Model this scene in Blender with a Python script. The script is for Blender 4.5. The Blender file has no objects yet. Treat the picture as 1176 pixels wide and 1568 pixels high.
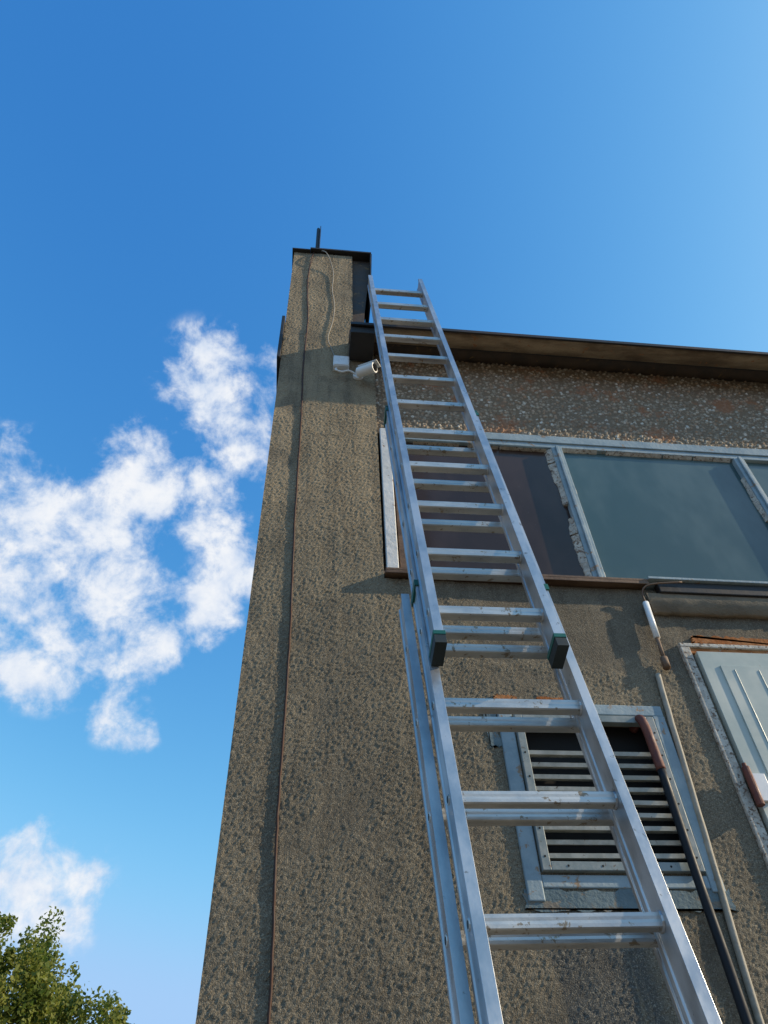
import bpy, math, random
import numpy as np
from mathutils import Matrix, Vector
random.seed(5)
sc=bpy.context.scene
D=2.35; CH=1.6
# ---------------------------------------------------------------- camera
R=Vector((.9945,-.0990,-.0343));U=Vector((-.0515,-.7464,.6636));F=Vector((.0913,.6583,.7473))
cd=bpy.data.cameras.new("camera");co=bpy.data.objects.new("camera",cd);sc.collection.objects.link(co)
co.matrix_world=Matrix(((R.x,U.x,-F.x,0),(R.y,U.y,-F.y,-D),(R.z,U.z,-F.z,CH),(0,0,0,1)))
cd.sensor_fit='VERTICAL';cd.sensor_height=24;cd.lens=18.03;cd.clip_start=.05;cd.clip_end=4000
sc.camera=co
sc.view_settings.view_transform='Standard'
SUN=Vector((1,-.21,.5)).normalized()
EL=math.asin(SUN.z);AZ=math.atan2(SUN.x,SUN.y)
# ---------------------------------------------------------------- node helpers
class G:
    def __init__(s,nt): s.nt=nt
    def n(s,t,**k):
        nd=s.nt.nodes.new(t)
        for a,b in k.items(): setattr(nd,a,b)
        return nd
    def l(s,a,b): s.nt.links.new(a,b)
    def inp(s,sock,v):
        if hasattr(v,'is_output'): s.l(v,sock)
        elif v is not None: sock.default_value=v
    def m(s,op,a,b=None,c=None,clamp=False):
        nd=s.n('ShaderNodeMath',operation=op,use_clamp=clamp)
        s.inp(nd.inputs[0],a)
        if b is not None: s.inp(nd.inputs[1],b)
        if c is not None: s.inp(nd.inputs[2],c)
        return nd.outputs[0]
    def mix(s,f,a,b,bt='MIX'):
        nd=s.n('ShaderNodeMix',data_type='RGBA',blend_type=bt)
        s.inp(nd.inputs[0],f)
        for i,v in ((6,a),(7,b)):
            if isinstance(v,tuple): v=(*v[:3],1)
            s.inp(nd.inputs[i],v)
        return nd.outputs[2]
    def noise(s,vec,scale,detail=4,rough=.55,dist=0):
        nd=s.n('ShaderNodeTexNoise');s.l(vec,nd.inputs['Vector'])
        nd.inputs['Scale'].default_value=scale;nd.inputs['Detail'].default_value=detail
        nd.inputs['Roughness'].default_value=rough;nd.inputs['Distortion'].default_value=dist
        return nd.outputs['Fac']
    def rng(s,v,a,b,c=0.,d=1.,smooth=True):
        nd=s.n('ShaderNodeMapRange',interpolation_type='SMOOTHSTEP' if smooth else 'LINEAR')
        s.inp(nd.inputs[0],v)
        for i,x in enumerate((a,b,c,d)): nd.inputs[i+1].default_value=x
        return nd.outputs[0]
    def scalev(s,vec,sx,sy,sz):
        nd=s.n('ShaderNodeMapping');s.l(vec,nd.inputs[0]);nd.inputs['Scale'].default_value=(sx,sy,sz);return nd.outputs[0]
    def bump(s,b,h,strength,dist):
        bp=s.n('ShaderNodeBump');bp.inputs['Strength'].default_value=strength;bp.inputs['Distance'].default_value=dist
        s.l(h,bp.inputs['Height']);s.l(bp.outputs[0],b.inputs['Normal'])
def newmat(name):
    m=bpy.data.materials.new(name);m.use_nodes=True
    g=G(m.node_tree);b=m.node_tree.nodes['Principled BSDF'];out=m.node_tree.nodes['Material Output']
    tc=g.n('ShaderNodeTexCoord').outputs['Object']
    return m,g,b,out,tc
def simple(name,c1,c2,scale=20,rough=.6,metal=0,bump=.0,bscale=150,spots=None,spotlo=.6,spec=.5,stretch=None):
    m,g,b,out,tc=newmat(name)
    v=tc if not stretch else g.scalev(tc,*stretch)
    n=g.noise(v,scale,5,.65)
    col=g.mix(g.rng(n,.35,.65),c1,c2)
    if spots:
        n2=g.noise(tc,scale*2.3,6,.7,.4)
        col=g.mix(g.rng(n2,spotlo,spotlo+.04),col,spots)
    g.l(col,b.inputs['Base Color'])
    g.inp(b.inputs['Roughness'],g.rng(n,.3,.7,max(0,rough-.1),min(1,rough+.1)))
    b.inputs['Metallic'].default_value=metal
    b.inputs['Specular IOR Level'].default_value=spec
    if bump: g.bump(b,g.noise(tc,bscale,4,.6),bump,.004)
    return m
# ---------------------------------------------------------------- wall materials
def stucco():
    m,g,b,out,tc=newmat('stucco')
    sx=g.n('ShaderNodeSeparateXYZ');g.l(tc,sx.inputs[0]);x,y,z=sx.outputs
    big=g.noise(tc,2.2,5,.6)
    wob=g.m('MULTIPLY',g.m('SUBTRACT',g.noise(tc,6,3,.6),.5),.35)
    xs=g.rng(g.m('ADD',x,wob),.55,.75);zs=g.rng(g.m('ADD',z,wob),3.35,3.5)
    sm=g.m('MULTIPLY',xs,zs)
    big2=g.rng(g.noise(tc,3.1,3,.5),.52,.66)
    sm2=g.m('MAXIMUM',sm,g.m('MULTIPLY',big2,g.rng(x,.3,.6,.6,.85)))
    h1=g.noise(tc,92,4,.7,.6)
    h2=g.noise(g.scalev(tc,1,1,1.3),200,2,.65,.3)
    hh=g.m('ADD',g.m('MULTIPLY',g.rng(h1,.28,.72),.55),g.m('MULTIPLY',h2,.75))
    amp=g.m('MULTIPLY_ADD',sm2,-.6,1)
    hh=g.m('MULTIPLY',hh,amp)
    hh=g.m('ADD',hh,g.m('MULTIPLY',g.noise(tc,7,3,.5),.6))
    dn=g.n('ShaderNodeDisplacement');g.l(hh,dn.inputs['Height']);dn.inputs['Midlevel'].default_value=.3;dn.inputs['Scale'].default_value=.0092
    g.l(dn.outputs[0],out.inputs['Displacement'])
    c=g.mix(g.rng(big,.38,.62),(.225,.187,.132),(.325,.265,.18))
    c=g.mix(g.rng(z,2.2,4.4,.55,0),c,(.172,.15,.114))  # darker towards the bottom: weaker light on the lower wall painted in
    sunlit=g.m('MULTIPLY',g.rng(z,3.9,4.4),g.rng(big,.3,.55,.35,.95))
    c=g.mix(sunlit,c,(.42,.325,.21))  # sunlit zone of the upper pillar put into the colour
    c=g.mix(g.m('MULTIPLY',sm2,.5),c,(.22,.193,.15))
    st=g.noise(g.scalev(tc,9,9,.8),1.6,4,.6)
    c=g.mix(g.rng(st,.42,.68,0,.5),c,(.125,.105,.078))
    pt=g.noise(tc,5.5,5,.7)
    c=g.mix(g.rng(pt,.52,.66,0,.35),c,(.12,.104,.082))
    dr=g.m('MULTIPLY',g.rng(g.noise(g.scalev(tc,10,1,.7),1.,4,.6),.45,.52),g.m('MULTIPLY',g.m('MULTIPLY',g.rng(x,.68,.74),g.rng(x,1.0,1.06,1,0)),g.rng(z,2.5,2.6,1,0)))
    c=g.mix(g.m('MULTIPLY',dr,.7),c,(.075,.085,.09))  # dark bands below the vent: ladder shadow painted into the colour
    gr=g.noise(tc,260,2,.6)
    c=g.mix(g.rng(gr,.52,.72,0,.6),c,(.52,.45,.33))
    c=g.mix(g.rng(gr,.28,.47,.7,0),c,(.065,.053,.04))
    c=g.mix(g.rng(hh,.45,.95,.42,0),c,(.07,.056,.042))  # low spots of the relief darkened: micro-shadows put into the colour
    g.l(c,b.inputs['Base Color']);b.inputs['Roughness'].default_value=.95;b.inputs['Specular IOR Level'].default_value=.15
    g.bump(b,gr,1,.004)
    m.displacement_method='DISPLACEMENT'
    return m
def pebbles():
    m,g,b,out,tc=newmat('exposed_aggregate')
    wv=g.mix(.012,tc,g.n('ShaderNodeTexNoise').outputs['Color'],'ADD')
    def vor(sc_):
        v=g.n('ShaderNodeTexVoronoi');g.l(wv,v.inputs['Vector']);v.inputs['Scale'].default_value=sc_
        return v
    v=vor(48);v2=vor(105)
    h=g.m('ADD',g.rng(v.outputs['Distance'],.1,.6,1,0),g.m('MULTIPLY',g.rng(v2.outputs['Distance'],.1,.6,1,0),.45))
    dn=g.n('ShaderNodeDisplacement');g.l(h,dn.inputs['Height']);dn.inputs['Midlevel'].default_value=.2;dn.inputs['Scale'].default_value=.011
    g.l(dn.outputs[0],out.inputs['Displacement'])
    sp=g.n('ShaderNodeSeparateColor');g.l(v.outputs['Color'],sp.inputs[0])
    cr=g.n('ShaderNodeValToRGB');g.l(sp.outputs[0],cr.inputs[0])
    e=cr.color_ramp.elements;e[0].color=(.30,.25,.19,1);e[1].color=(.9,.84,.74,1)
    for p,c in ((.3,(.48,.39,.29,1)),(.55,(.62,.52,.40,1)),(.8,(.50,.30,.18,1)),(.9,(.7,.63,.52,1))):
        k=cr.color_ramp.elements.new(p);k.color=c
    c=g.mix(g.rng(v.outputs['Distance'],.3,.6),cr.outputs[0],(.26,.19,.125))
    red=g.rng(g.noise(tc,3.4,6,.7),.53,.62,0,.8)
    c=g.mix(red,c,(.40,.18,.09))
    drk=g.rng(g.noise(tc,1.5,3,.5),.35,.6,.25,0)
    c=g.mix(drk,c,(.22,.19,.15))
    g.l(c,b.inputs['Base Color']);b.inputs['Roughness'].default_value=.85;b.inputs['Specular IOR Level'].default_value=.25
    g.bump(b,v2.outputs['Distance'],.6,-.006)
    m.displacement_method='DISPLACEMENT'
    return m
STUC=stucco();PEB=pebbles()
PLAIN=simple('rough_render',(.19,.16,.12),(.27,.225,.165),6,.95,bump=1,bscale=90,spec=.1)
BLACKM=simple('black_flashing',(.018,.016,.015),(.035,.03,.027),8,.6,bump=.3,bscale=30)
FASC=simple('rusty_dark_fascia',(.018,.015,.013),(.045,.028,.02),8,.6,bump=.3,bscale=30,spots=(.10,.05,.025),spotlo=.64,stretch=(.4,1,1))
BROWNM=simple('brown_flashing',(.05,.037,.028),(.10,.068,.045),8,.7,bump=.4,bscale=30,spots=(.20,.12,.05),spotlo=.6)
SOFF=simple('weathered_soffit',(.18,.125,.08),(.42,.31,.20),9,.9,bump=1,bscale=60,spots=(.34,.16,.08),spotlo=.6,spec=.1,stretch=(.25,1,1))
FRAME=simple('blue_grey_paint',(.23,.31,.35),(.34,.42,.45),7,.6,bump=.5,bscale=60,spots=(.32,.22,.14),spotlo=.60)
WHITE=simple('white_peeled_paint',(.72,.70,.66),(.84,.82,.78),8,.6,bump=.8,bscale=40,spots=(.28,.18,.11),spotlo=.62)
PUTTY=simple('old_putty',(.42,.38,.32),(.62,.58,.50),25,.9,bump=1,bscale=90,spots=(.2,.14,.10),spotlo=.54)
RUSTS=simple('rusty_sill',(.10,.055,.03),(.22,.14,.09),10,.7,bump=.5,bscale=60,spots=(.35,.3,.24),spotlo=.66,stretch=(.3,1,1))
DARK=simple('dark_interior',(.008,.008,.008),(.014,.013,.012),8,.9)
VENTM=simple('galvanised_metal',(.19,.235,.235),(.30,.33,.32),14,.5,metal=.0,bump=.3,bscale=40,spots=(.14,.09,.06),spotlo=.6)
SLAT=simple('louvre_paint',(.36,.36,.31),(.52,.51,.45),18,.55,bump=.3,bscale=40,spots=(.18,.13,.09),spotlo=.62)
BLUEP=simple('blue_plaster',(.13,.18,.20),(.20,.25,.26),6,.9,bump=1,bscale=80,spots=(.24,.21,.17),spotlo=.54,spec=.1)
DOORM=simple('grey_green_door_paint',(.44,.49,.44),(.55,.58,.52),4,.4,bump=.1,bscale=20,spots=(.33,.25,.17),spotlo=.68)
BRICK=simple('orange_brick',(.34,.12,.04),(.46,.21,.09),18,.95,bump=1,bscale=70,spots=(.4,.33,.25),spotlo=.62,spec=.1)
ALU=simple('aluminium',(.40,.42,.44),(.60,.60,.60),9,.38,metal=.7,bump=.2,bscale=25,spots=(.27,.26,.25),spotlo=.63,stretch=(1,1,.5))
ALU2=simple('aluminium_rung',(.46,.455,.44),(.64,.62,.58),14,.38,metal=.6,bump=.2,bscale=40,spots=(.30,.23,.16),spotlo=.59,stretch=(.4,1,1))
GREEN=simple('green_plastic',(.008,.10,.075),(.012,.13,.09),20,.45)
RUB=simple('dark_rubber',(.012,.02,.02),(.02,.03,.03),20,.6)
PIPER=simple('rusty_red_pipe',(.11,.028,.02),(.17,.055,.035),20,.65,bump=.4,bscale=80)
PIPEB=simple('black_pipe',(.008,.010,.014),(.014,.017,.022),20,.55,spec=.3)
COND=simple('conduit',(.30,.27,.21),(.42,.38,.31),15,.7,bump=.4,bscale=80)
CABW=simple('white_plastic',(.84,.84,.82),(.9,.9,.88),10,.35)
CABR=simple('copper_brown_cable',(.045,.018,.010),(.08,.034,.018),20,.7)
LENS=simple('black_glass',(.01,.01,.012),(.012,.012,.015),20,.08)
def glass(name,ca,cb,rough,spec):
    m,g,b,out,tc=newmat(name)
    n=g.noise(g.scalev(tc,1,1,.5),2.2,4,.6)
    c=g.mix(g.rng(n,.4,.62),ca,cb)
    d=g.rng(g.noise(tc,160,2,.5),.73,.78,0,.5)
    c=g.mix(d,c,(.4,.4,.36))
    g.l(c,b.inputs['Base Color']);g.inp(b.inputs['Roughness'],g.rng(n,.3,.7,rough,rough+.1))
    b.inputs['Specular IOR Level'].default_value=spec
    g.bump(b,g.noise(tc,2.5,2,.5),.25,.02)
    return m
GL1=glass('dark_window_glass',(.045,.026,.02),(.07,.043,.033),.16,.33)
GL2=glass('green_window_glass',(.055,.10,.105),(.095,.145,.145),.14,.5)
# ---------------------------------------------------------------- mesh helpers
def link(o,parent=None):
    sc.collection.objects.link(o)
    if parent: o.parent=parent
    return o
def empty(name):
    o=bpy.data.objects.new(name,None);return link(o)
def mesh(name,v,f,mat,parent=None,smooth=False):
    me=bpy.data.meshes.new(name);me.from_pydata([tuple(p) for p in v],[],f);me.update()
    mats=mat if isinstance(mat,list) else [mat]
    for k in mats: me.materials.append(k)
    o=bpy.data.objects.new(name,me)
    if smooth: me.polygons.foreach_set('use_smooth',[True]*len(me.polygons))
    return link(o,parent)
BF=[(0,3,2,1),(4,5,6,7),(0,1,5,4),(1,2,6,5),(2,3,7,6),(3,0,4,7)]
class MB:
    def __init__(s): s.v=[];s.f=[];s.mi=[]
    def add(s,v,f,mi=0):
        o=len(s.v);s.v+=[tuple(p) for p in v];s.f+=[tuple(i+o for i in q) for q in f];s.mi+=[mi]*len(f)
    def box(s,x0,x1,y0,y1,z0,z1,mi=0,M=None):
        v=[Vector(p) for p in ((x0,y0,z0),(x1,y0,z0),(x1,y1,z0),(x0,y1,z0),(x0,y0,z1),(x1,y0,z1),(x1,y1,z1),(x0,y1,z1))]
        if M: v=[M@p for p in v]
        s.add(v,BF,mi)
    def tube(s,pts,r,n=10,mi=0,caps=True):
        pts=[Vector(p) for p in pts];rings=[];up=None
        for i,p in enumerate(pts):
            t=(pts[min(i+1,len(pts)-1)]-pts[max(i-1,0)]).normalized()
            if up is None:
                up=t.orthogonal().normalized()
            up=(up-t*up.dot(t)).normalized();w=t.cross(up)
            rr=r[i] if isinstance(r,(list,tuple)) else r
            rings.append([p+(up*math.cos(a)+w*math.sin(a))*rr for a in [2*math.pi*k/n for k in range(n)]])
        v=[q for rg in rings for q in rg];f=[]
        for i in range(len(pts)-1):
            for k in range(n):
                f.append((i*n+k,i*n+(k+1)%n,(i+1)*n+(k+1)%n,(i+1)*n+k))
        if caps: f.append(tuple(range(n))[::-1]);f.append(tuple((len(pts)-1)*n+k for k in range(n)))
        s.add(v,f,mi)
    def done(s,name,mats,parent=None,bevel=0,smooth=False):
        o=mesh(name,s.v,s.f,mats,parent,smooth)
        o.data.polygons.foreach_set('material_index',s.mi)
        if bevel:
            b=o.modifiers.new('b','BEVEL');b.width=bevel;b.segments=2;b.limit_method='ANGLE'
        return o
def curve_pts(P,n=8,jit=0):
    P=[Vector(p) for p in P];out=[]
    Q=[P[0]]+P+[P[-1]]
    for i in range(1,len(Q)-2):
        for k in range(n):
            t=k/n;a,b,c,d=Q[i-1],Q[i],Q[i+1],Q[i+2]
            q=.5*((2*b)+(c-a)*t+(2*a-5*b+4*c-d)*t*t+(3*b-a-3*c+d)*t**3)
            out.append(q+Vector((random.uniform(-jit,jit),0,0)))
    out.append(P[-1]);return out
def gridwall(name,x0,x1,z0,z1,st,y,mat,parent,keep=lambda x,z:np.ones_like(x,bool)):
    nx=int(round((x1-x0)/st));nz=int(round((z1-z0)/st))
    X,Z=np.meshgrid(np.linspace(x0,x1,nx+1),np.linspace(z0,z1,nz+1))
    V=np.stack([X.ravel(),np.full(X.size,y),Z.ravel()],1).astype(np.float32)
    i,j=np.meshgrid(np.arange(nx),np.arange(nz));i=i.ravel();j=j.ravel()
    cx=x0+(i+.5)*(x1-x0)/nx;cz=z0+(j+.5)*(z1-z0)/nz
    k=keep(cx,cz);i=i[k];j=j[k];a=j*(nx+1)+i
    Fc=np.stack([a,a+1,a+nx+2,a+nx+1],1).astype(np.int32)
    used=np.zeros(len(V),bool);used[Fc.ravel()]=True;mp=np.cumsum(used)-1;V=V[used];Fc=mp[Fc].astype(np.int32)
    me=bpy.data.meshes.new(name);me.vertices.add(len(V));me.vertices.foreach_set('co',V.ravel())
    me.loops.add(Fc.size);me.loops.foreach_set('vertex_index',Fc.ravel())
    me.polygons.add(len(Fc));me.polygons.foreach_set('loop_start',np.arange(0,Fc.size,4,dtype=np.int32))
    me.polygons.foreach_set('use_smooth',np.ones(len(Fc),bool))
    me.update(calc_edges=True);me.validate();me.materials.append(mat)
    o=bpy.data.objects.new(name,me);return link(o,parent)
# ---------------------------------------------------------------- building
B=empty('industrial_building')
XR=6.4
VX0,VX1,VZ0,VZ1=.755,1.28,2.615,3.18     # vent opening
DX0,DZ1=1.555,3.49                        # door opening
def keep(x,z):
    k=(x<.31)|(z<3.84)
    k&=~((x>.185)&(z>5.95))
    k&=~((x>VX0+.01)&(x<VX1-.01)&(z>VZ0+.01)&(z<VZ1-.01))
    k&=~((x>DX0)&(x<2.6)&(z<DZ1))
    k&=~((x>2.3)&(z<3.4))
    return k
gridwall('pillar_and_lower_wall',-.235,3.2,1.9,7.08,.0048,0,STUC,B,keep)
gridwall('pebble_band',.312,3.2,4.93,5.77,.0065,.03,PEB,B)
mb=MB()
mb.box(-.235,1.5,.0,.02,0,1.9);mb.box(2.6,XR,0,.02,0,1.9);mb.box(3.2,XR,.0,.02,1.9,3.84);mb.box(3.2,XR,.03,.05,4.93,5.77)
mb.box(-.233,.31,.012,7,0,5.9);mb.box(-.233,.183,.012,.5,5.9,7.075)
mb.box(.31,XR,.30,7,0,5.75)
mb.box(.31,VX0,.02,.3,1.9,3.84);mb.box(VX1,DX0-.01,.02,.3,1.9,3.84);mb.box(2.6,XR,.02,.3,1.9,3.84)
mb.box(VX0,VX1,.02,.3,1.9,VZ0);mb.box(VX0,VX1,.02,.3,VZ1,3.84);mb.box(DX0-.01,2.6,.02,.3,DZ1,3.84)
mb.box(.31,XR,.05,.3,4.93,5.75)
mb.done('wall_body',PLAIN,B)
# roof slab / eave
e=.22
mb=MB();mb.box(.16,XR,-e,-e+.012,5.648,5.674,0)
mb.box(.16,XR,-e+.012,-.10,5.671,5.6745,0);mb.box(.16,XR,-.10,-.09,5.668,5.80,0);mb.box(.16,XR,-.09,7.2,5.79,5.80,0)
mb.done('roof_flashing',FASC,B)
def rag(name,x0,x1,ya,yb,za,zb,mat,seg=.03,j=.008):
    n=int((x1-x0)/seg);v=[];f=[]
    for i in range(n+1):
        x=x0+(x1-x0)*i/n;d=random.uniform(-j,j)+.005*math.sin(x*3)
        v+=[(x,ya,zb),(x,ya+random.uniform(-j,j)*.5,za+d),(x,(ya+yb)/2,za+d*.7+random.uniform(-j,j)*.4),(x,yb,za+random.uniform(-j,j)*.3),(x,yb,zb)]
        if i<n:
            for k in range(4): f.append((5*i+k,5*i+k+1,5*i+k+6,5*i+k+5))
    return mesh(name,v,f,mat,B,True)
rag('soffit_board',.30,XR,-e+.013,-.105,5.655,5.670,SOFF,.03,.003)
rag('soffit_mortar',.30,XR,-.080,.045,5.735,5.78,BROWNM,.03,.004)
mb=MB()
mb.box(.16,.30,-e+.018,-.015,5.585,5.655)
mb.box(-.258,-.238,-.03,.3,5.55,6.05)
mb.done('side_flashing',BLACKM,B,.003)
mb=MB()
mb.add([(.187,.03,6.0),(.25,.03,6.0),(.325,.03,7.09),(.187,.03,7.09),(.187,.4,6.0),(.25,.4,6.0),(.325,.4,7.09),(.187,.4,7.09)],BF)
mb.done('chimney_side_sheet',BROWNM,B)
mb=MB()
mb.box(-.25,-.12,-.03,.5,7.085,7.097);mb.box(-.12,.325,-.035,.5,7.1,7.118)
mb.add([(.30,-.03,6.3),(.306,-.03,6.3),(.33,-.03,7.1),(.318,-.03,7.1),(.30,.4,6.3),(.306,.4,6.3),(.33,.4,7.1),(.318,.4,7.1)],BF)
mb.done('chimney_cap',BLACKM,B)
# window frames
mb=MB()
mb.box(.385,XR,-.012,.03,4.885,4.945);mb.box(.385,XR,-.004,.03,4.850,4.885)
xm=1.235
ms=[]
while xm<XR: ms.append(xm);xm+=1.015
for x in ms:
    mb.box(x,x+.058,-.010,.03,3.885,4.850)
    mb.box(x+.02,x+.038,-.022,-.010,3.885,4.850)
mb.done('window_frame',FRAME,B,.003)
mb=MB();mb.box(.325,.378,-.008,.03,3.87,4.93)
mb.done('window_side_trim',WHITE,B,.004)
mb=MB();mb.box(.386,.42,.004,.03,3.885,4.85);mb.done('inner_wood_frame',RUSTS,B,.003)
for i,x in enumerate([.385]+ms):
    x1=(ms+[XR])[i]
    mb=MB();mb.box(x+(.06 if i else 0),x1,.018,.024,3.87,4.86)
    mb.done('window_pane_%d'%(i+1),GL1 if i in(0,3) else GL2,B)
mb=MB()
def putty(p0,p1,w,gap=.1):
    p0=Vector(p0);p1=Vector(p1);Ln=(p1-p0).length;d=(p1-p0).normalized();s=Vector((d.z,0,-d.x))
    n=int(Ln/.010);wl=wr=w/2;prev=None;off=False;run=0
    for i in range(n+1):
        if run<=0:
            off=random.random()<gap;run=random.randint(2,9) if off else random.randint(12,40)
            prev=None
        run-=1
        if off: continue
        wl=min(w*.7,max(w*.2,wl+random.uniform(-.14,.14)*w));wr=min(w*.55,max(w*.4,wr+random.uniform(-.06,.06)*w))
        c=p0+d*(i*.010);yy=.009-random.uniform(0,.002)
        cur=[c-s*wl,c-s*wl*.85,c+s*wr*.9,c+s*wr]
        cur=[(cur[0].x,.0175,cur[0].z),(cur[1].x,yy+.005,cur[1].z),(cur[2].x,yy-.013,cur[2].z),(cur[3].x,.017,cur[3].z)]
        if prev:
            mb.add(prev+cur,[(0,1,5,4),(1,2,6,5),(2,3,7,6),(0,3,2,1),(4,5,6,7)])
        prev=cur
putty((1.222,0,3.9),(1.222,0,4.85),.030,.25)
putty((1.298,0,4.85),(1.298,0,3.9),.012,.5)
putty((.5,0,4.842),(1.21,0,4.842),.022,.25)
putty((2.24,0,4.847),(1.3,0,4.847),.012,.4)
putty((2.243,0,3.9),(2.243,0,4.85),.014,.5)
putty((2.312,0,4.85),(2.312,0,3.9),.018,.4)
mb.done('window_putty',PUTTY,B)
mb=MB();mb.box(.315,1.46,-.045,.03,3.855,3.868);mb.box(.315,1.46,-.045,-.041,3.838,3.855)
mb.box(.31,1.46,-.006,.03,3.868,3.884)
mb.done('window_sill',RUSTS,B,.002)
mb=MB();mb.box(1.46,XR,-.055,.03,3.862,3.875);mb.done('metal_sill',FRAME,B,.002)
mb=MB();mb.box(1.5,XR,-.04,0,3.80,3.858);mb.done('sill_black_strip',BLACKM,B,.004)  # solid black strip under the metal sill
rag('mortar_ledge',1.44,3.2,-.028,.01,3.70,3.80,PLAIN,.03,.006)
# vent
V=empty('louvre_vent');V.parent=B
mb=MB()
mb.box(.70,.752,-.016,.005,2.53,3.23);mb.box(.752,1.33,-.014,.005,3.19,3.235);mb.box(1.285,1.33,-.016,.005,2.56,3.19)
mb.box(.752,1.285,-.014,.005,2.57,2.61)
mb.done('painted_surround',FRAME,V,.004)
rnd=random.Random(8)
def blotch(mb,x0,x1,z0,z1,y0,j):
    n=26
    per=[(x0+(x1-x0)*i/n,z0) for i in range(n)]+[(x1,z0+(z1-z0)*i/8) for i in range(8)]+[(x1-(x1-x0)*i/n,z1) for i in range(n)]+[(x0,z1-(z1-z0)*i/8) for i in range(8)]
    per=[(a+rnd.uniform(-j,j),b+rnd.uniform(-j,j)) for a,b in per];m_=len(per)
    v=[(a,y0,b) for a,b in per]+[(a,.005,b) for a,b in per]
    mb.add(v,[tuple(range(m_))]+[(k,k+m_,(k+1)%m_+m_,(k+1)%m_) for k in range(m_)])
mb=MB();blotch(mb,.69,1.345,2.505,2.567,-.0105,.008);blotch(mb,.655,.697,3.05,3.25,-.0095,.008)
mb.done('plaster_patch',BLUEP,V)
mb=MB();blotch(mb,.70,.78,3.240,3.266,-.011,.005);blotch(mb,.86,1.02,3.242,3.262,-.011,.004)
mb.done('chipped_brick_edge',BRICK,V)
mb=MB()
fo=.028
mb.box(.757,.785,-fo,.0,2.617,3.178);mb.box(1.25,1.278,-fo,0,2.617,3.178)
mb.box(.785,1.25,-fo,0,3.150,3.178);mb.box(.785,1.25,-fo,0,2.617,2.645)
mb.done('vent_frame',VENTM,V,.002)
mb=MB()
for k in range(6):
    for xx in (.771,1.264):
        mb.tube([(xx,-fo-.0012,2.66+k*.09),(xx,-fo+.004,2.66+k*.09)],.0035,8)
for k in range(4): mb.tube([(.84+k*.11,-fo-.0012,2.631),(.84+k*.11,-fo+.004,2.631)],.0035,8)
mb.done('vent_frame_holes',DARK,V)
mb=MB()
for k in range(9):
    z=2.652+k*.045
    M=Matrix.Translation((1.0175,-.006,z+.012))@Matrix.Rotation(math.radians(14+random.uniform(-6,6)),4,'X')@Matrix.Rotation(math.radians(random.uniform(-.5,.5)),4,'Y')
    mb.box(-.232,.232,-.015,.022,-.0010,.0010,0,M)
    mb.box(-.232,.232,-.0165,-.0145,-.002,.012,0,M)
mb.done('louvre_slats',SLAT,V)
mb=MB();mb.box(.74,1.29,.05,.3,2.6,3.2);mb.done('vent_dark_void',DARK,V)  # near-black block behind the slats, darkness of the opening painted on
# door
Dn=empty('metal_door');Dn.parent=B
mb=MB()
mb.box(DX0-.055,DX0-.015,-.02,.02,0,DZ1+.03);mb.box(DX0-.055,2.65,-.02,.02,DZ1+.03,DZ1+.05)
mb.done('door_frame',PUTTY,Dn,.004)
mb=MB();mb.box(DX0,2.6,-.03,.02,0,DZ1);
mb.box(DX0+.07,2.53,-.036,-.030,.1,DZ1-.07)
for k in range(9):
    xx=DX0+.12+k*.1;mb.box(xx,xx+.004,-.039,-.036,.12,DZ1-.09)
mb.done('door_leaf',DOORM,Dn,.003)
mb=MB();mb.box(DX0-.012,2.6,-.012,.015,DZ1+.004,DZ1+.028);blotch(mb,1.57,2.0,DZ1+.053,DZ1+.092,-.015,.007)
mb.done('brick_lintel',BRICK,Dn,.001)
mb=MB()
mb.tube([(DX0-.012,-.045,2.83),(DX0-.012,-.045,2.97)],.014,12,0)
mb.tube([(DX0-.012,-.045,2.97),(DX0-.012,-.045,2.985)],.008,12,0)
mb.box(DX0-.012,DX0+.05,-.042,-.030,2.85,2.95,1)
mb.done('door_hinge',[PIPER,CABW],Dn,.001)
# ---------------------------------------------------------------- pipes, cables
mb=MB()
mb.tube(curve_pts([(1.222,.04,3.165),(1.222,-.03,3.165),(1.224,-.05,3.12),(1.228,-.05,3.05),(1.231,-.05,2.95)],6),.0165,12,0)
mb.tube(curve_pts([(1.231,-.05,2.95),(1.232,-.05,2.6),(1.236,-.052,2.2),(1.236,-.05,1.2),(1.236,-.05,.0)],6),.015,12,1)
mb.done('gas_pipe',[PIPER,PIPEB],None,0,True)
mb=MB()
mb.tube(curve_pts([(1.365,-.014,3.38),(1.345,-.016,3.1),(1.325,-.015,2.75),(1.292,-.016,2.2),(1.27,-.016,1.2),(1.27,-.016,0)],6,.001),.011,8)
mb.done('cable_conduit',[COND],None,0,True)
mb=MB()
mb.tube([(1.418,-.03,3.74),(1.41,-.03,3.55)],.013,10,0);mb.tube([(1.41,-.03,3.56),(1.405,-.03,3.44)],.008,10,1)
mb.tube([(1.405,-.03,3.45),(1.404,-.03,3.40)],.015,10,1)
mb.tube(curve_pts([(1.418,-.03,3.74),(1.42,-.035,3.8),(1.46,-.05,3.83),(1.6,-.062,3.84)],6),.004,8,1)
mb.done('cable_gland_pipe',[CABW,RUSTS],None,0,True)
mb=MB()
mb.tube(curve_pts([(-.07,.02,7.12),(-.10,-.01,7.05),(-.12,-.010,6.6),(-.098,-.010,6.05),(-.102,-.010,5.5),(-.09,-.010,5.0),(-.082,-.010,4.2),(-.065,-.010,3.45),(-.063,-.010,2.79),(-.047,-.010,2.24),(-.04,-.010,1.2),(-.04,-.010,0)],14,.0012),.0046,6)
mb.done('lightning_cable',[CABR],None,0,True)
mb=MB()
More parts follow.
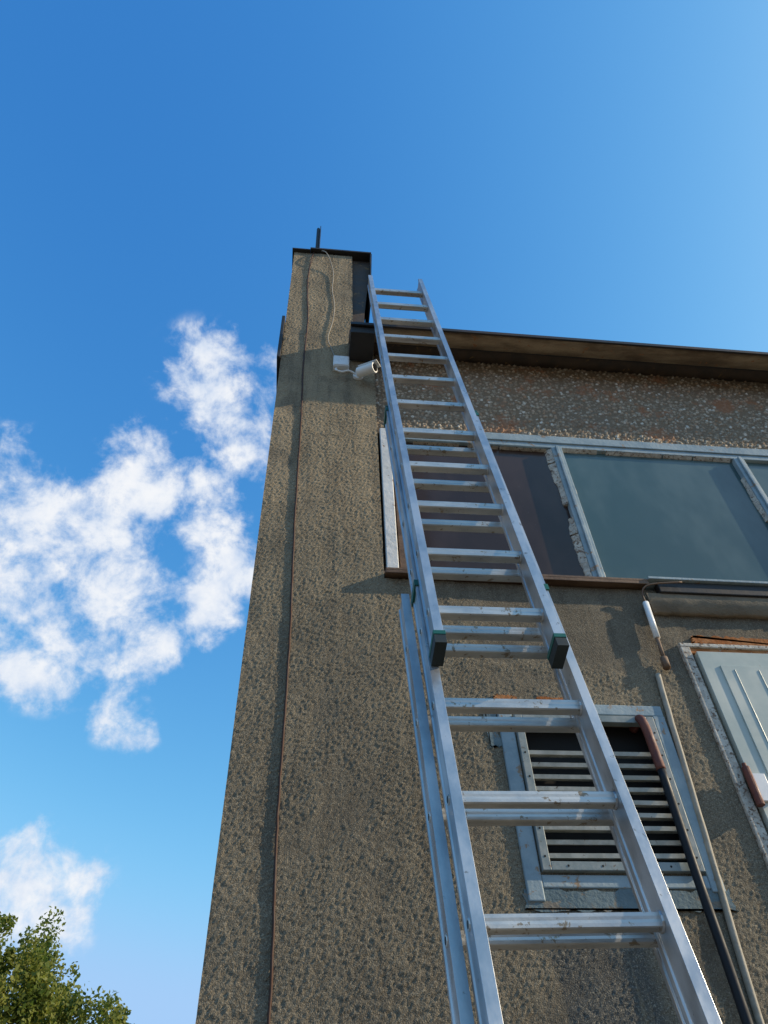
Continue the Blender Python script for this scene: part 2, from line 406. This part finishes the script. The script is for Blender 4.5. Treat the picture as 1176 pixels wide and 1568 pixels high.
mb.tube(curve_pts([(-.06,.0,7.15),(.0,-.05,7.0),(.052,-.02,6.77),(.05,-.012,6.5),(.068,-.012,6.27),(.06,-.014,6.05),(.034,-.012,5.84),(.055,-.012,5.72),(.088,-.012,5.58)],8),.0032,6)
mb.done('camera_cable',[COND],None,0,True)
mb=MB()
mb.tube([(-.075,.05,7.1),(-.075,.05,7.68)],.013,8);mb.box(-.061,-.055,.03,.07,7.1,7.70);mb.box(-.085,.015,.03,.07,7.11,7.14)
mb.done('antenna_mast',[BLACKM])
mb=MB()
mb.box(.07,.162,-.045,-.004,5.47,5.575);mb.box(.074,.158,-.050,-.045,5.474,5.571)
mb.tube(curve_pts([(.09,-.025,5.47),(.085,-.04,5.43),(.12,-.04,5.41),(.16,-.05,5.41),(.2,-.03,5.41)],6),.006,8)
mb.done('junction_box',[CABW],None,.003)
mb=MB()
mb.tube([(.215,0,5.42),(.215,-.02,5.42)],.030,20);mb.tube([(.215,-.02,5.42),(.222,-.055,5.40),(.24,-.08,5.375)],.012,12)
ax=Vector((.76,-.5,-.22)).normalized();c=Vector((.262,-.095,5.36))
mb.tube([c-ax*.065,c-ax*.06,c+ax*.045,c+ax*.047],[.024,.030,.032,.030],20)
mb.tube([c+ax*.047,c+ax*.049],[.024,.024],20,1)
u2=Vector((0,0,1));s2=ax.cross(u2).normalized();u2=s2.cross(ax)
Mm=Matrix((( s2.x,ax.x,u2.x,c.x),(s2.y,ax.y,u2.y,c.y),(s2.z,ax.z,u2.z,c.z),(0,0,0,1)))
mb.box(-.027,.027,-.058,.065,.029,.033,0,Mm)
o=mb.done('security_camera',[CABW,LENS],None,.002)
# ---------------------------------------------------------------- ladder
LD=empty('extension_ladder')
dv=Vector((-.017,.17,1));L=dv.normalized();Wd=(Vector((1,0,0))-L*L.x).normalized();N=L.cross(Wd)
def P(cx,y0,z): return Vector(((cx-.017*z)*D,(y0+.17*z)*D-D,CH+z*D))
HD=.038
def rail(mb,cx,y0,off,za,zb,flip):
    a=P(cx,y0,za)+Wd*off;b=P(cx,y0,zb)+Wd*off
    w=.0125;d=HD
    prof=[(-w,-d),(w,-d),(w,-d+.012),(w-.0035,-d+.015),(w-.0035,d-.015),(w,d-.012),(w,d),(-w,d),(-w,d-.012),(-w+.0035,d-.015),(-w+.0035,-d+.015),(-w,-d+.012)]
    n=len(prof);v=[a+Wd*p+N*q for p,q in prof]+[b+Wd*p+N*q for p,q in prof]
    f=[(k,(k+1)%n,(k+1)%n+n,k+n) for k in range(n)]+[tuple(range(n))[::-1],tuple(range(n,2*n))]
    mb.add(v,f,0)
def section(name,cx,y0,hw,za,zb,capbot=False,captop=False,guides=()):
    mb=MB();hwm=hw*D
    for s in(-1,1): rail(mb,cx,y0,s*hwm,za,zb,s)
    k=-12
    while k<14:
        z=.592+.117*k;k+=1
        if z<za+.035 or z>zb-.03: continue
        c=P(cx,y0,z)
        w=hwm-.0095
        pr=[(-.015,-.013),(-.011,-.015),(-.004,-.0142),(.004,-.0142),(.011,-.015),(.015,-.013),(.0155,-.006),(.0145,0),(.0155,.006),(.015,.013),(.010,.015),(-.010,.015),(-.015,.013),(-.0155,.006),(-.0145,0),(-.0155,-.006)]
        Y=Vector((0,1,0)).cross(Wd);Yv=Wd.cross(Y).normalized();Zv=Y.normalized()
        if Zv.z<0: Zv=-Zv
        n=len(pr);v=[c-Wd*w+Yv*p+Zv*q for p,q in pr]+[c+Wd*w+Yv*p+Zv*q for p,q in pr]
        mb.add(v,[(i,(i+1)%n,(i+1)%n+n,i+n) for i in range(n)],1)
        for s in(-1,1):
            mb.tube([c+Wd*s*(hwm-.0092),c+Wd*s*(hwm-.014)],[.0215,.0195],12,0)
            mb.tube([c+Wd*s*(hwm+.0085),c+Wd*s*(hwm+.0115)],[.0135,.011],12,1)
            mb.tube([c+Wd*s*(hwm+.0112),c+Wd*s*(hwm+.0122)],[.008,.008],10,3)
    def clampbox(z,s,h,dx,mi,dd=.037):
        c=P(cx,y0,z)+Wd*s*hwm
        M=Matrix(((Wd.x,N.x,L.x,c.x),(Wd.y,N.y,L.y,c.y),(Wd.z,N.z,L.z,c.z),(0,0,0,1)))
        mb.box(-dx,dx,-dd,dd,-h/2,h/2,mi,M)
    for s in(-1,1):
        if capbot: clampbox(za-.004,s,.03,.0155,3,HD+.003);clampbox(za+.006,s,.014,.0165,2,HD+.004)
        if captop: clampbox(zb,s,.012,.0145,2,HD+.002)
        for q in guides: clampbox(q,s,.026,.0165,2,HD+.004)
    mb.done(name,[ALU,ALU2,GREEN,RUB],LD,.0012)
section('upper_section',.2210,.572,.068,.532,1.971,capbot=True)
section('middle_section',.2300,.607,.0805,-.241,1.198,capbot=True,captop=True,guides=(1.185,.665))
section('base_section',.2290,.641,.0925,-.66,.680,capbot=True)
# ---------------------------------------------------------------- tree
def tree():
    T=empty('poplar_tree');bx,by=-9.2,22.65
    mb=MB();rnd=random.Random(3)
    mb.tube([(bx,by,0),(bx+.1,by,2),(bx-.1,by,4.5),(bx,by,7),(bx+.3,by,9.0)],[.32,.26,.2,.12,.03],10)
    for i in range(26):
        z=2.6+i*.25;a=i*2.4;l=3.2*math.sqrt(max(.1,1-((z-6)/4.6)**2))*rnd.uniform(.75,1)
        p1=Vector((bx+math.cos(a)*l*.5,by+math.sin(a)*l*.5,z+.5));p2=Vector((bx+math.cos(a)*l,by+math.sin(a)*l,z+1.3))
        mb.tube([(bx,by,z),p1,p2],[.08,.05,.015],6)
    mb.done('trunk',simple('bark',(.10,.08,.06),(.17,.14,.10),8,.9,bump=1,bscale=30),T)
    cl=[]
    for i in range(820):
        while True:
            q=Vector((rnd.uniform(-1,1),rnd.uniform(-1,1),rnd.uniform(-1,1)))
            if .5<q.length<1: break
        s=1+.13*math.sin(q.x*6+1)+.12*math.sin(q.z*7+q.y*4)
        cl.append((Vector((bx+.7+q.x*4.05*s,by+q.y*4.0*s,6.6+q.z*4.05*s)),rnd.uniform(.22,.5)))
    rs=np.random.RandomState(4);V=[];n=120
    for c,r in cl:
        d=rs.normal(size=(n,3));d/=np.linalg.norm(d,axis=1)[:,None]
        p=np.array(c)+d*(r*rs.uniform(.2,1.05,n)**.6)[:,None]*np.array([.8,.8,1.25])
        u=rs.normal(size=(n,3));u/=np.linalg.norm(u,axis=1)[:,None]
        w=np.cross(u,rs.normal(size=(n,3)));w/=np.linalg.norm(w,axis=1)[:,None]
        s=rs.uniform(.045,.085,n)[:,None]
        V.append(np.stack([p-u*s,p+w*s*.65,p+u*s,p-w*s*.65],1))
    V=np.concatenate(V).reshape(-1,3)
    me=bpy.data.meshes.new('foliage');nf=len(V)//4
    me.vertices.add(len(V));me.vertices.foreach_set('co',V.astype(np.float32).ravel())
    me.loops.add(nf*4);me.loops.foreach_set('vertex_index',np.arange(nf*4,dtype=np.int32))
    me.polygons.add(nf);me.polygons.foreach_set('loop_start',np.arange(0,nf*4,4,dtype=np.int32))
    me.update(calc_edges=True)
    m,g,b,out,tc=newmat('leaves')
    n1=g.noise(tc,1.6,3,.6);n2=g.noise(tc,9,2,.5)
    c=g.mix(g.rng(n1,.35,.65),(.10,.155,.022),(.25,.26,.04));c=g.mix(g.rng(n2,.5,.7,0,.6),c,(.31,.29,.065))
    g.l(c,b.inputs['Base Color']);b.inputs['Roughness'].default_value=.6
    tr=g.n('ShaderNodeBsdfTranslucent');g.l(c,tr.inputs[0]);mx=g.n('ShaderNodeMixShader');mx.inputs[0].default_value=.45
    g.l(b.outputs[0],mx.inputs[1]);g.l(tr.outputs[0],mx.inputs[2]);g.l(mx.outputs[0],out.inputs[0])
    me.materials.append(m);link(bpy.data.objects.new('foliage',me),T)
tree()
# ---------------------------------------------------------------- ground
gm=simple('ground_gravel',(.14,.12,.09),(.22,.185,.135),3,.95,bump=1,bscale=40,spec=.1)
mesh('ground',[(-1500,-1500,0),(1500,-1500,0),(1500,1500,0),(-1500,1500,0)],[(0,1,2,3)],gm)
# ---------------------------------------------------------------- sky
w=bpy.data.worlds.new("World");sc.world=w;w.use_nodes=True
g=G(w.node_tree);bg=w.node_tree.nodes['Background'];bg.inputs[1].default_value=.1
sky=g.n('ShaderNodeTexSky',sky_type='NISHITA',sun_disc=False)
sky.sun_elevation=EL;sky.sun_rotation=AZ;sky.dust_density=.6;sky.ozone_density=2.0;sky.air_density=1.0
sp=g.n('ShaderNodeSeparateColor');g.l(sky.outputs[0],sp.inputs[0])
def chan(s,k,e_,mx,sm):
    v=g.m('POWER',g.m('MULTIPLY',s,.1),e_);return g.m('MULTIPLY',g.m('SMOOTH_MIN',g.m('MULTIPLY',v,k),mx,sm),10.)
cb=g.n('ShaderNodeCombineColor')
g.l(chan(sp.outputs[0],26.,2.2,.38,.18),cb.inputs[0]);g.l(chan(sp.outputs[1],5.4,1.35,.61,.2),cb.inputs[1]);g.l(chan(sp.outputs[2],2.03,.7,.94,.1),cb.inputs[2])
# fair-weather cumulus
tc=g.n('ShaderNodeTexCoord').outputs['Generated']
CL=[((-.333,.686,.647),.085,1),((-.289,.651,.702),.06,1),((-.255,.717,.648),.06,1),((-.298,.754,.586),.065,1),((-.360,.600,.700),.06,.9),((-.35,.73,.60),.07,1),
((-.204,.622,.756),.062,1),((-.168,.650,.741),.05,1),((-.122,.680,.723),.05,.9),((-.146,.523,.839),.055,.85),((-.095,.544,.835),.07,.85),
((-.090,.611,.786),.05,.75),((-.105,.575,.81),.045,.6),((-.084,.731,.677),.045,.85),((-.126,.751,.648),.038,.9),((-.165,.771,.615),.038,.9),((-.207,.788,.579),.035,.75),
((-.279,.891,.359),.068,1.1),((-.33,.87,.37),.06,1.),((-.226,.819,.528),.026,.75),((-.196,.829,.524),.026,.7),((-.23,.69,.68),.05,.5),((-.19,.72,.665),.04,.5)]
cur=None
for c,r,wt in CL:
    d=g.n('ShaderNodeVectorMath',operation='DISTANCE');g.l(tc,d.inputs[0]);d.inputs[1].default_value=c
    v=g.rng(d.outputs['Value'],0,r*1.5,wt*1.1,0)
    cur=v if cur is None else g.m('ADD',cur,v)
field=g.m('MINIMUM',cur,1.0)
nz=g.noise(tc,16,9,.62,.15)
nz2=g.noise(tc,26,4,.6,.2)
dn=g.m('ADD',field,g.m('MULTIPLY_ADD',nz,4.2,-2.6))
al=g.m('MULTIPLY',g.rng(dn,-.3,.85),g.rng(field,0,.2))
shd=g.rng(g.m('ADD',g.m('MULTIPLY',dn,.35),g.m('MULTIPLY',nz2,1.2)),.35,1.2)
ccol=g.mix(shd,(6.0,7.1,8.9),(9.5,9.6,9.8))
g.l(g.mix(g.m('MULTIPLY',al,.96),cb.outputs[0],ccol),bg.inputs[0])
s=bpy.data.lights.new('sun','SUN');s.energy=5;s.angle=.009;s.color=(1,.84,.60)
so=bpy.data.objects.new('sun',s);link(so);so.rotation_euler=SUN.to_track_quat('Z','Y').to_euler()
